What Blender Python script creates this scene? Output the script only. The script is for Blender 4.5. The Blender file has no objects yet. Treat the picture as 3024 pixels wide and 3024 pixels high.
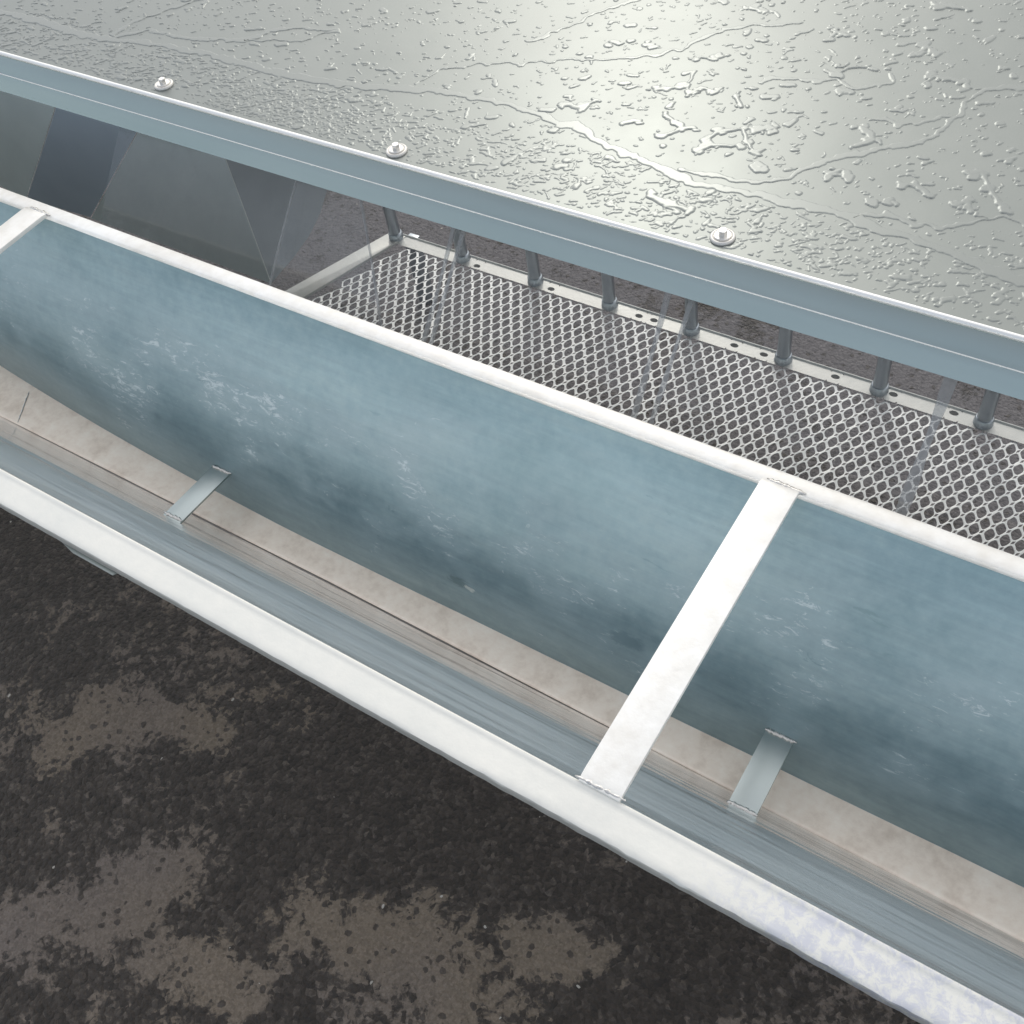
import bpy, bmesh, math, random
import numpy as np
from mathutils import Vector, Matrix, Euler

random.seed(4)
rng = np.random.default_rng(11)
scene = bpy.context.scene
C = scene.collection
R = math.radians

# ------------------------------------------------------------------ camera
cam_data = bpy.data.cameras.new("camera")
cam = bpy.data.objects.new("camera", cam_data)
C.objects.link(cam)
cx = Vector((0.83621419, 0.53255794, -0.13087347))
cy = -Vector((0.35771005, -0.71057117, -0.60591429))
cz = -Vector((-0.41567938, 0.45985938, -0.78469103))
m = Matrix.Identity(4)
for i, v in enumerate((cx, cy, cz)):
    for j in range(3):
        m[j][i] = v[j]
m.translation = (0, 0, 0.8)
cam.matrix_world = m
cam_data.sensor_width = 36
cam_data.lens = 37.232
cam_data.clip_start = 0.01
cam_data.clip_end = 400
scene.camera = cam

# ------------------------------------------------------------------ sky and sun
SUN = Vector((-0.4027, 0.7112, 0.5762)).normalized()
elev = math.asin(SUN.z)
azim = math.atan2(SUN.x, SUN.y)          # from +Y towards +X
CLOUD = 9.0
world = bpy.data.worlds.new("World")
scene.world = world
world.use_nodes = True
wn, wl = world.node_tree.nodes, world.node_tree.links
wn.clear()
sky = wn.new("ShaderNodeTexSky")
sky.sky_type = 'NISHITA'
sky.sun_disc = False
sky.sun_elevation = elev
sky.sun_rotation = azim
sky.air_density = 1.0
sky.dust_density = 1.0
sky.ozone_density = 1.0
bg = wn.new("ShaderNodeBackground")
bg.inputs[1].default_value = 0.15
wo = wn.new("ShaderNodeOutputWorld")
# bright hazy cloud after the rain: thick towards the sun, thinning to pale blue on the far side
tc = wn.new("ShaderNodeTexCoord")
cn = wn.new("ShaderNodeTexNoise")
cn.inputs['Scale'].default_value = 1.6
cn.inputs['Detail'].default_value = 6
cn.inputs['Roughness'].default_value = 0.6
sx = wn.new("ShaderNodeSeparateXYZ")
ad = wn.new("ShaderNodeMath"); ad.operation = 'MULTIPLY_ADD'; ad.inputs[1].default_value = 0.40; 
cr = wn.new("ShaderNodeMapRange")
cr.inputs[1].default_value = 0.30; cr.inputs[2].default_value = 0.75
cr.inputs[3].default_value = 0.3; cr.inputs[4].default_value = 0.92
cm = wn.new("ShaderNodeMixRGB")
cm.blend_type = 'MIX'
cm.inputs[2].default_value = (CLOUD, CLOUD * 0.985, CLOUD * 0.95, 1)
wl.new(tc.outputs['Generated'], cn.inputs['Vector'])
wl.new(tc.outputs['Generated'], sx.inputs[0])
wl.new(sx.outputs[1], ad.inputs[0])
wl.new(cn.outputs['Fac'], ad.inputs[2])
wl.new(ad.outputs[0], cr.inputs[0])
wl.new(cr.outputs[0], cm.inputs[0])
wl.new(sky.outputs[0], cm.inputs[1])
# the veil glows towards the hidden sun
dp = wn.new("ShaderNodeVectorMath"); dp.operation = 'DOT_PRODUCT'
dp.inputs[1].default_value = SUN
nz = wn.new("ShaderNodeVectorMath"); nz.operation = 'NORMALIZE'
gl_ = wn.new("ShaderNodeMapRange")
gl_.inputs[1].default_value = 0.0; gl_.inputs[2].default_value = 1.0
gl_.inputs[3].default_value = 1.08; gl_.inputs[4].default_value = 1.5
vm = wn.new("ShaderNodeVectorMath"); vm.operation = 'SCALE'
wl.new(tc.outputs['Generated'], nz.inputs[0])
wl.new(nz.outputs[0], dp.inputs[0])
pw = wn.new("ShaderNodeMath"); pw.operation = 'POWER'; pw.inputs[1].default_value = 3.0; pw.use_clamp = True
wl.new(dp.outputs['Value'], pw.inputs[0])
wl.new(pw.outputs[0], gl_.inputs[0])
wl.new(cm.outputs[0], vm.inputs[0])
wl.new(gl_.outputs[0], vm.inputs['Scale'])
wl.new(vm.outputs[0], bg.inputs[0])
wl.new(bg.outputs[0], wo.inputs[0])

sl = bpy.data.lights.new("sun", 'SUN')
sl.energy = 0.5
sl.angle = R(10)
sl.color = (1.0, 0.94, 0.85)
so = bpy.data.objects.new("sun", sl)
so.rotation_euler = SUN.to_track_quat('Z', 'Y').to_euler()
so.location = SUN * 20
C.objects.link(so)

vs = scene.view_settings
vs.view_transform = 'Standard'
vs.look = 'None'
vs.gamma = 1
vs.exposure = -0.12
vs.use_curve_mapping = False
scene.cycles.use_denoising = True
scene.cycles.max_bounces = 10
scene.cycles.glossy_bounces = 6
scene.cycles.transparent_max_bounces = 16
scene.cycles.sample_clamp_indirect = 6.0
scene.cycles.blur_glossy = 0.3

# ------------------------------------------------------------------ node helpers
def new_mat(name):
    mt = bpy.data.materials.new(name)
    mt.use_nodes = True
    nt = mt.node_tree
    p = nt.nodes['Principled BSDF']
    return mt, nt, p

def N(nt, kind, **kw):
    n = nt.nodes.new(kind)
    for k, v in kw.items():
        if k.startswith('i_'):
            n.inputs[k[2:]].default_value = v
        else:
            setattr(n, k, v)
    return n

def L(nt, a, b):
    nt.links.new(a, b)

def pos(nt, scale=(1, 1, 1), rot=(0, 0, 0), loc=(0, 0, 0)):
    g = N(nt, 'ShaderNodeNewGeometry')
    mp = N(nt, 'ShaderNodeMapping')
    mp.inputs['Scale'].default_value = scale
    mp.inputs['Rotation'].default_value = rot
    mp.inputs['Location'].default_value = loc
    L(nt, g.outputs['Position'], mp.inputs['Vector'])
    return mp.outputs[0]

def noise(nt, vec, scale, detail=4, rough=0.55, dist=0.0):
    n = N(nt, 'ShaderNodeTexNoise')
    n.inputs['Scale'].default_value = scale
    n.inputs['Detail'].default_value = detail
    n.inputs['Roughness'].default_value = rough
    n.inputs['Distortion'].default_value = dist
    L(nt, vec, n.inputs['Vector'])
    return n.outputs['Fac']

def ramp(nt, fac, stops):
    r = N(nt, 'ShaderNodeValToRGB')
    e = r.color_ramp.elements
    while len(e) < len(stops):
        e.new(0.5)
    for el, (p_, c_) in zip(e, stops):
        el.position = p_
        el.color = c_ if len(c_) == 4 else (*c_, 1)
    L(nt, fac, r.inputs[0])
    return r.outputs[0]

def g(v):
    return (v, v, v)

def mixc(nt, fac, a, b, mode='MIX'):
    mx = N(nt, 'ShaderNodeMixRGB', blend_type=mode)
    for sock, val in ((mx.inputs[0], fac), (mx.inputs[1], a), (mx.inputs[2], b)):
        if isinstance(val, (int, float)):
            sock.default_value = val
        elif isinstance(val, tuple):
            sock.default_value = (*val, 1) if len(val) == 3 else val
        else:
            L(nt, val, sock)
    return mx.outputs[0]

def math_(nt, op, a, b=0.0, clamp=False):
    n = N(nt, 'ShaderNodeMath', operation=op, use_clamp=clamp)
    for i, v in enumerate((a, b)):
        if isinstance(v, (int, float)):
            n.inputs[i].default_value = v
        else:
            L(nt, v, n.inputs[i])
    return n.outputs[0]

def maprange(nt, v, a, b, c=0.0, d=1.0):
    n = N(nt, 'ShaderNodeMapRange')
    n.inputs[1].default_value, n.inputs[2].default_value = a, b
    n.inputs[3].default_value, n.inputs[4].default_value = c, d
    L(nt, v, n.inputs[0])
    return n.outputs[0]

def bump(nt, h, strength, dist, nrm=None):
    b = N(nt, 'ShaderNodeBump')
    b.inputs['Strength'].default_value = strength
    b.inputs['Distance'].default_value = dist
    L(nt, h, b.inputs['Height'])
    if nrm is not None:
        L(nt, nrm, b.inputs['Normal'])
    return b.outputs[0]

def sep(nt):
    gm_ = N(nt, 'ShaderNodeNewGeometry')
    s = N(nt, 'ShaderNodeSeparateXYZ')
    L(nt, gm_.outputs['Position'], s.inputs[0])
    return s.outputs

# ------------------------------------------------------------------ materials
def galvanised(name, c0, c1, rough=(0.28, 0.4), metallic=1.0, spangle=60, wave=0.0, fine=0.0, stretch=(1, 1, 1), aniso=0.0, streak=0.0):
    mt, nt, p = new_mat(name)
    v = pos(nt, stretch)
    n1 = noise(nt, v, spangle, 5, 0.6)
    n2 = noise(nt, v, spangle * 0.13, 3, 0.5)
    mixn = math_(nt, 'ADD', math_(nt, 'MULTIPLY', n1, 0.5), math_(nt, 'MULTIPLY', n2, 0.5))
    col = ramp(nt, mixn, [(0.35, c0), (0.65, c1)])
    L(nt, col, p.inputs['Base Color'])
    p.inputs['Metallic'].default_value = metallic
    L(nt, maprange(nt, mixn, 0.35, 0.65, rough[0], rough[1]), p.inputs['Roughness'])
    nrm = None
    if wave:
        nrm = bump(nt, noise(nt, pos(nt, stretch), 5.0, 2, 0.4), wave, 0.02)
    if streak:
        nrm = bump(nt, noise(nt, pos(nt, (0.07, 1, 1), (0, R(1.2), R(1.5))), 38, 3, 0.5), streak, 0.004, nrm)
        nrm = bump(nt, noise(nt, pos(nt, (0.5, 1, 1)), 9, 2, 0.5), 0.10, 0.02, nrm)
    if fine:
        nrm = bump(nt, noise(nt, v, spangle * 3, 3, 0.6), fine, 0.001, nrm)
    if nrm is not None:
        L(nt, nrm, p.inputs['Normal'])
    if aniso:
        p.inputs['Anisotropic'].default_value = aniso
    return mt

M = {}
M['lid'] = galvanised('wet_galvanised_sheet', (0.20, 0.216, 0.211), (0.23, 0.245, 0.239), (0.37, 0.42), spangle=14, wave=0.06, fine=0.05)
M['rim'] = galvanised('folded_galvanised_rim', (0.385, 0.445, 0.42), (0.44, 0.495, 0.465), (0.22, 0.28), spangle=20, wave=0.05, stretch=(0.15, 1, 1))
M['bead'] = galvanised('bright_rolled_edge', (0.86, 0.855, 0.83), (0.93, 0.92, 0.90), (0.25, 0.35), metallic=0.45, spangle=30)
M['bar'] = galvanised('hot_dipped_bar', (0.78, 0.75, 0.695), (0.96, 0.95, 0.92), (0.38, 0.55), metallic=0.3, spangle=55, fine=0.25)
M['weld'] = galvanised('weld_metal', (0.5, 0.49, 0.47), (0.72, 0.70, 0.67), (0.2, 0.35), spangle=200, fine=0.6)
M['tab'] = galvanised('plain_tab_steel', (0.44, 0.485, 0.475), (0.5, 0.54, 0.525), (0.3, 0.4), spangle=30)
M['near'] = galvanised('trough_front_sheet', (0.80, 0.81, 0.83), (0.95, 0.93, 0.91), (0.14, 0.26), metallic=0.8, spangle=40, stretch=(0.05, 1, 1), wave=0.0, fine=0.03, streak=0.9)
M['mesh'] = galvanised('expanded_metal', (0.86, 0.88, 0.88), (0.94, 0.95, 0.94), (0.38, 0.5), metallic=0.12, spangle=120, fine=0.3)
M['flange'] = galvanised('tray_flange_steel', (0.52, 0.53, 0.51), (0.68, 0.68, 0.65), (0.35, 0.5), metallic=0.3, spangle=60, fine=0.3)
M['post'] = galvanised('steel_post', (0.36, 0.40, 0.44), (0.46, 0.5, 0.53), (0.3, 0.45), spangle=50, fine=0.2)
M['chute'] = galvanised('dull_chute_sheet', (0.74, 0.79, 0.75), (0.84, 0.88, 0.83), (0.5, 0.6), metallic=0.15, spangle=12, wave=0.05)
M['chute_mid'] = galvanised('blue_grey_chute_sheet', (0.55, 0.62, 0.68), (0.64, 0.70, 0.75), (0.5, 0.6), metallic=0.15, spangle=12, wave=0.05)  # same sheet, bluer: what this facet reflects is put into its colour
M['chute_dark'] = galvanised('shaded_chute_sheet', (0.34, 0.39, 0.42), (0.42, 0.47, 0.5), (0.45, 0.55), metallic=0.3, spangle=12, wave=0.05)  # darker copy of the chute sheet, the side's shade painted into its colour
M['screw'] = galvanised('zinc_screw', (0.72, 0.70, 0.66), (0.82, 0.8, 0.77), (0.25, 0.35), metallic=0.8, spangle=300)
M['washer'] = galvanised('washer_ring', (0.6, 0.58, 0.55), (0.7, 0.68, 0.64), (0.35, 0.45), metallic=0.5, spangle=200)

def back_wall_mat():
    mt, nt, p = new_mat('trough_back_sheet')
    n1 = noise(nt, pos(nt, (0.5, 1, 1)), 10, 6, 0.6, 0.5)
    n2 = noise(nt, pos(nt), 70, 5, 0.65)
    mixn = math_(nt, 'ADD', math_(nt, 'MULTIPLY', n1, 0.65), math_(nt, 'MULTIPLY', n2, 0.35))
    base = ramp(nt, mixn, [(0.28, (0.165, 0.252, 0.283)), (0.5, (0.24, 0.335, 0.368)), (0.72, (0.325, 0.42, 0.44))])
    s = sep(nt)
    # pale oxide scuffs in the middle height of the sheet
    band = math_(nt, 'MULTIPLY', maprange(nt, s[2], -0.33, -0.20), maprange(nt, s[2], -0.02, -0.12))
    rot = (0, R(16), 0)
    sc1 = noise(nt, pos(nt, (0.5, 1, 1.4), rot), 92, 10, 0.76, 0.9)
    sc2 = noise(nt, pos(nt, (0.8, 1, 1)), 13, 4, 0.55)
    sc = math_(nt, 'ADD', math_(nt, 'MULTIPLY', sc1, 0.72), math_(nt, 'MULTIPLY', sc2, 0.42))
    sc = math_(nt, 'ADD', sc, math_(nt, 'MULTIPLY', math_(nt, 'SUBTRACT', band, 1.0), 0.14))
    mask = maprange(nt, sc, 0.632, 0.69)
    cloud = math_(nt, 'MULTIPLY', maprange(nt, sc2, 0.42, 0.62), band)
    # small dark scrapes
    dk = noise(nt, pos(nt, (0.4, 1, 1.3), (0, R(35), 0)), 48, 6, 0.6, 1.0)
    dk2 = noise(nt, pos(nt), 6, 2, 0.5)
    dark = math_(nt, 'MULTIPLY', maprange(nt, dk, 0.66, 0.70), maprange(nt, dk2, 0.5, 0.58))
    drag = noise(nt, pos(nt, (0.06, 1, 1), (0, R(9), 0)), 120, 5, 0.7)
    base = mixc(nt, 0.22, base, ramp(nt, drag, [(0.3, g(0.32)), (0.7, g(0.68))]), 'OVERLAY')
    col = mixc(nt, math_(nt, 'MULTIPLY', cloud, 0.30), base, (0.45, 0.55, 0.58))
    col = mixc(nt, math_(nt, 'MULTIPLY', mask, 0.42), col, (0.76, 0.83, 0.83))
    col = mixc(nt, math_(nt, 'MULTIPLY', dark, 0.6), col, (0.16, 0.25, 0.27))
    # two scraped spots
    for (sx_, sz_, r_, c_) in ((-0.5584, -0.2568, 0.010, (0.12, 0.19, 0.2)), (-0.3303, -0.2211, 0.014, (0.16, 0.24, 0.27)), (-0.5480, -0.2600, 0.004, (0.75, 0.8, 0.76))):
        du = math_(nt, 'MULTIPLY', math_(nt, 'SUBTRACT', s[0], sx_), 0.55)
        dv = math_(nt, 'SUBTRACT', s[2], sz_)
        dist = math_(nt, 'SQRT', math_(nt, 'ADD', math_(nt, 'MULTIPLY', du, du), math_(nt, 'MULTIPLY', dv, dv)))
        mk = maprange(nt, math_(nt, 'ADD', dist, math_(nt, 'MULTIPLY', math_(nt, 'SUBTRACT', sc1, 0.5), 0.035)), r_, r_ * 0.6)
        col = mixc(nt, math_(nt, 'MULTIPLY', mk, 0.6), col, c_)
    L(nt, col, p.inputs['Base Color'])
    met = math_(nt, 'SUBTRACT', 0.60, math_(nt, 'MULTIPLY', mask, 0.4))
    met = math_(nt, 'SUBTRACT', met, math_(nt, 'MULTIPLY', cloud, 0.15))
    L(nt, met, p.inputs['Metallic'])
    rr = math_(nt, 'ADD', maprange(nt, mixn, 0.3, 0.7, 0.36, 0.46), math_(nt, 'MULTIPLY', cloud, 0.14))
    L(nt, rr, p.inputs['Roughness'])
    b = bump(nt, noise(nt, pos(nt, (0.5, 1, 1)), 5, 2, 0.45), 0.06, 0.02)
    b = bump(nt, sc1, 0.05, 0.0015, b)
    L(nt, b, p.inputs['Normal'])
    return mt
M['back'] = back_wall_mat()

def strip_mat():
    mt, nt, p = new_mat('beige_bottom_plate')
    n1 = noise(nt, pos(nt), 22, 6, 0.6)
    n2 = noise(nt, pos(nt, (1, 1, 1), (0, 0, 0.3)), 120, 4, 0.6)
    mixn = math_(nt, 'ADD', math_(nt, 'MULTIPLY', n1, 0.7), math_(nt, 'MULTIPLY', n2, 0.3))
    col = ramp(nt, mixn, [(0.32, (0.72, 0.60, 0.49)), (0.5, (0.90, 0.785, 0.665)), (0.66, (0.97, 0.88, 0.765))])  # warm beige, mottled at random
    L(nt, col, p.inputs['Base Color'])
    p.inputs['Metallic'].default_value = 0.15
    L(nt, maprange(nt, mixn, 0.3, 0.7, 0.3, 0.5), p.inputs['Roughness'])
    L(nt, bump(nt, mixn, 0.25, 0.003), p.inputs['Normal'])
    return mt
M['strip'] = strip_mat()

def front_rim_mat():
    mt, nt, p = new_mat('front_rim_steel')
    s = sep(nt)
    n1 = noise(nt, pos(nt), 14, 5, 0.6)
    n2 = noise(nt, pos(nt), 90, 6, 0.65)
    mixn = math_(nt, 'ADD', math_(nt, 'MULTIPLY', n1, 0.6), math_(nt, 'MULTIPLY', n2, 0.4))
    base = ramp(nt, mixn, [(0.3, (0.70, 0.70, 0.66)), (0.7, (0.80, 0.785, 0.735))])
    # lavender bloom of oxide at the right-hand end
    end = maprange(nt, s[0], -0.13, -0.04)
    st = maprange(nt, math_(nt, 'ADD', noise(nt, pos(nt), 95, 8, 0.75, 0.5), math_(nt, 'MULTIPLY', end, 0.06)), 0.50, 0.62)
    st = math_(nt, 'MULTIPLY', st, end)
    col = mixc(nt, math_(nt, 'MULTIPLY', st, 0.55), base, (0.48, 0.50, 0.62))
    L(nt, col, p.inputs['Base Color'])
    p.inputs['Metallic'].default_value = 0.5
    L(nt, maprange(nt, mixn, 0.3, 0.7, 0.4, 0.55), p.inputs['Roughness'])
    L(nt, bump(nt, n2, 0.25, 0.001), p.inputs['Normal'])
    return mt
M['front_rim'] = front_rim_mat()

def ground_mat():
    mt, nt, p = new_mat('damp_asphalt')
    v = pos(nt)
    nc = N(nt, 'ShaderNodeTexNoise'); nc.inputs['Scale'].default_value = 70; nc.inputs['Detail'].default_value = 3
    L(nt, v, nc.inputs['Vector'])
    wv = N(nt, 'ShaderNodeMixRGB', blend_type='ADD'); wv.inputs[0].default_value = 0.011
    L(nt, v, wv.inputs[1]); L(nt, nc.outputs['Color'], wv.inputs[2])
    def stones(scale):
        vo = N(nt, 'ShaderNodeTexVoronoi', feature='F1'); vo.inputs['Scale'].default_value = scale
        L(nt, wv.outputs[0], vo.inputs['Vector'])
        c = N(nt, 'ShaderNodeRGBToBW'); L(nt, vo.outputs['Color'], c.inputs[0])
        return vo.outputs['Distance'], c.outputs[0]
    d1, c1 = stones(125)
    d2, c2 = stones(210)
    big = noise(nt, v, 4.0, 3, 0.55, 0.3)
    mid = noise(nt, v, 26, 7, 0.72, 0.4)
    fine = noise(nt, v, 300, 4, 0.7)
    # patches that have dried out, each with its own place on the ground
    patch = None
    for (x, y, rx, ry, a) in DRY:
        mp = N(nt, 'ShaderNodeMapping', vector_type='POINT')
        gg = N(nt, 'ShaderNodeTexGradient', gradient_type='QUADRATIC_SPHERE')
        mp.inputs['Rotation'].default_value = (0, 0, -R(a))
        mp.inputs['Scale'].default_value = (1 / rx, 1 / ry, 0.0)
        ca, sa = math.cos(-R(a)), math.sin(-R(a))
        X_, Y_ = x / rx, y / ry
        mp.inputs['Location'].default_value = (0, 0, 0)
        sb = N(nt, 'ShaderNodeVectorMath', operation='SUBTRACT')
        sb.inputs[1].default_value = (x, y, 0)
        L(nt, v, sb.inputs[0]); 
        mr = N(nt, 'ShaderNodeVectorRotate', rotation_type='Z_AXIS'); mr.inputs['Angle'].default_value = -R(a)
        L(nt, sb.outputs[0], mr.inputs['Vector'])
        ms = N(nt, 'ShaderNodeVectorMath', operation='MULTIPLY'); ms.inputs[1].default_value = (0.8 / rx, 0.8 / ry, 0)
        L(nt, mr.outputs[0], ms.inputs[0])
        L(nt, ms.outputs[0], gg.inputs['Vector'])
        nt.nodes.remove(mp)
        patch = gg.outputs['Fac'] if patch is None else math_(nt, 'MAXIMUM', patch, gg.outputs['Fac'])
    s_ = sep(nt)
    far = maprange(nt, s_[1], 0.75, 1.0, 0.0, 0.22)
    f = math_(nt, 'ADD', math_(nt, 'MULTIPLY', big, 0.62), math_(nt, 'MULTIPLY', mid, 0.78))
    f = math_(nt, 'ADD', f, math_(nt, 'MULTIPLY', math_(nt, 'SUBTRACT', c1, 0.5), 0.13))
    f = math_(nt, 'ADD', f, math_(nt, 'MULTIPLY', patch, 0.43))
    f = math_(nt, 'ADD', f, far)
    dry = maprange(nt, f, 0.770, 0.835)
    damp = maprange(nt, f, 0.66, 0.80)
    # dark pits that hold water inside the dry patches
    d3, c3 = stones(70)
    pit = math_(nt, 'MULTIPLY', math_(nt, 'LESS_THAN', d3, math_(nt, 'MULTIPLY', mid, 0.62)), math_(nt, 'GREATER_THAN', c3, 0.58))
    dry = math_(nt, 'SUBTRACT', dry, math_(nt, 'MULTIPLY', pit, 0.85), clamp=True)
    tint = noise(nt, v, 2.6, 2, 0.5)
    dcol = ramp(nt, tint, [(0.35, (0.155, 0.132, 0.12)), (0.65, (0.19, 0.155, 0.12))])
    dcol = mixc(nt, maprange(nt, s_[1], 0.6, 1.0), dcol, (0.15, 0.14, 0.142))
    dcol = mixc(nt, 0.45, dcol, ramp(nt, fine, [(0.3, g(0.3)), (0.7, g(0.8))]), 'OVERLAY')
    dcol = mixc(nt, 0.3, dcol, ramp(nt, c2, [(0.2, g(0.3)), (0.8, g(0.75))]), 'OVERLAY')
    wv_ = math_(nt, 'ADD', math_(nt, 'MULTIPLY', c1, 0.45), math_(nt, 'ADD', math_(nt, 'MULTIPLY', fine, 0.3), math_(nt, 'MULTIPLY', c2, 0.25)))
    wcol = ramp(nt, wv_, [(0.25, (0.027, 0.022, 0.019)), (0.52, (0.053, 0.042, 0.0345)), (0.66, (0.084, 0.068, 0.056)), (0.80, (0.16, 0.133, 0.11))])
    wcol = mixc(nt, math_(nt, 'MULTIPLY', damp, 0.35), wcol, (0.085, 0.073, 0.064))
    col = mixc(nt, dry, wcol, dcol)
    # scattered pale grit
    vo2 = N(nt, 'ShaderNodeTexVoronoi', feature='F1'); vo2.inputs['Scale'].default_value = 24
    L(nt, wv.outputs[0], vo2.inputs['Vector'])
    spk = math_(nt, 'LESS_THAN', vo2.outputs['Distance'], 0.05)
    c5 = N(nt, 'ShaderNodeRGBToBW'); L(nt, vo2.outputs['Color'], c5.inputs[0])
    spk = math_(nt, 'MULTIPLY', spk, math_(nt, 'GREATER_THAN', c5.outputs[0], 0.6))
    col = mixc(nt, spk, col, (0.5, 0.47, 0.42))
    L(nt, col, p.inputs['Base Color'])
    L(nt, maprange(nt, dry, 0, 1, 0.5, 0.9), p.inputs['Roughness'])
    p.inputs['Specular IOR Level'].default_value = 0.35
    h = math_(nt, 'ADD', math_(nt, 'MULTIPLY', d1, -0.9), math_(nt, 'MULTIPLY', fine, 0.45))
    h = math_(nt, 'ADD', h, math_(nt, 'MULTIPLY', d2, -0.45))
    h = math_(nt, 'ADD', h, math_(nt, 'MULTIPLY', mid, 1.0))
    h = math_(nt, 'MULTIPLY', h, maprange(nt, dry, 0, 1, 1.0, 0.45))
    L(nt, bump(nt, h, 0.9, 0.007), p.inputs['Normal'])
    return mt
DRY = [(-0.53, 0.15, 0.24, 0.13, 20), (-0.72, 0.0, 0.16, 0.06, 10), (-0.86, 0.05, 0.17, 0.075, 64), (-1.12, 0.18, 0.20, 0.09, 35), (-0.99, 0.26, 0.14, 0.06, 10), (-0.30, 0.27, 0.16, 0.06, 15), (-1.0, -0.10, 0.15, 0.08, 30)]
M['ground'] = ground_mat()

def vinyl(name, haze, tint):
    mt, nt, p = new_mat(name)
    nt.nodes.remove(p)
    out = nt.nodes['Material Output']
    tr = N(nt, 'ShaderNodeBsdfTransparent'); tr.inputs[0].default_value = (*tint, 1)
    gl = N(nt, 'ShaderNodeBsdfGlossy'); gl.inputs['Roughness'].default_value = 0.06
    df = N(nt, 'ShaderNodeBsdfDiffuse'); df.inputs[0].default_value = (0.75, 0.76, 0.76, 1)
    tl = N(nt, 'ShaderNodeBsdfTranslucent'); tl.inputs[0].default_value = (0.75, 0.76, 0.76, 1)
    lw = N(nt, 'ShaderNodeLayerWeight'); lw.inputs['Blend'].default_value = 0.5
    b = bump(nt, noise(nt, pos(nt, (1, 0.3, 0.3)), 26, 3, 0.5), 0.12, 0.006)
    L(nt, b, gl.inputs['Normal'])
    fr_ = math_(nt, 'ADD', 0.035, math_(nt, 'MULTIPLY', math_(nt, 'POWER', lw.outputs['Facing'], 5.0), 0.8))
    dd = N(nt, 'ShaderNodeMixShader'); dd.inputs[0].default_value = 0.5
    L(nt, df.outputs[0], dd.inputs[1]); L(nt, tl.outputs[0], dd.inputs[2])
    m1 = N(nt, 'ShaderNodeMixShader')
    hz = ramp(nt, noise(nt, pos(nt), 17, 6, 0.65), [(0.4, g(haze * 0.6)), (0.62, g(haze)), (0.75, g(haze * 2.2))])
    L(nt, hz, m1.inputs[0])
    L(nt, tr.outputs[0], m1.inputs[1]); L(nt, dd.outputs[0], m1.inputs[2])
    m2 = N(nt, 'ShaderNodeMixShader')
    L(nt, fr_, m2.inputs[0])
    L(nt, m1.outputs[0], m2.inputs[1]); L(nt, gl.outputs[0], m2.inputs[2])
    L(nt, m2.outputs[0], out.inputs[0])
    return mt
M['vinyl'] = vinyl('clear_vinyl', 0.035, (0.985, 0.985, 0.985))
M['vinyl_glare'] = vinyl('glare_hazed_vinyl', 0.075, (0.975, 0.975, 0.975))  # milkier haze painted in for the glare patches on one strip
M['vinyl_dull'] = vinyl('dusty_clear_vinyl', 0.15, (0.93, 0.94, 0.95))
M['vinyl_edge'] = vinyl('cut_vinyl_edge', 0.42, (0.93, 0.94, 0.95))

def water_mat():
    mt, nt, p = new_mat('rain_water_on_metal')
    ge = N(nt, 'ShaderNodeNewGeometry')
    up = N(nt, 'ShaderNodeCombineXYZ'); up.inputs[2].default_value = 1
    mx = N(nt, 'ShaderNodeMix', data_type='VECTOR')
    mx.inputs[0].default_value = 0.5
    L(nt, up.outputs[0], mx.inputs[4]); L(nt, ge.outputs['Normal'], mx.inputs[5])
    nm = N(nt, 'ShaderNodeVectorMath', operation='NORMALIZE')
    L(nt, mx.outputs[1], nm.inputs[0])
    L(nt, nm.outputs[0], p.inputs['Normal'])
    p.inputs['Base Color'].default_value = (0.205, 0.22, 0.216, 1)
    p.inputs['Metallic'].default_value = 1
    p.inputs['Roughness'].default_value = 0.375
    p.inputs['Coat Weight'].default_value = 0.22
    p.inputs['Coat Roughness'].default_value = 0.16
    p.inputs['Coat IOR'].default_value = 1.33
    return mt
M['water'] = water_mat()

# ------------------------------------------------------------------ object helpers
GZ = -0.64                                   # ground level; the trough rims are at z = 0

def link(name, mesh, mat, parent=None):
    o = bpy.data.objects.new(name, mesh)
    if mat is not None:
        mesh.materials.append(mat)
    C.objects.link(o)
    if parent is not None:
        o.parent = parent
        base = Vector((0, 0, 0))
        q = parent
        while q is not None:
            base += q.location
            q = q.parent
        mesh.transform(Matrix.Translation(-base))
    return o

def smooth(mesh, angle=35):
    for f in mesh.polygons:
        f.use_smooth = True
    mesh.set_sharp_from_angle(angle=R(angle))

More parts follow.
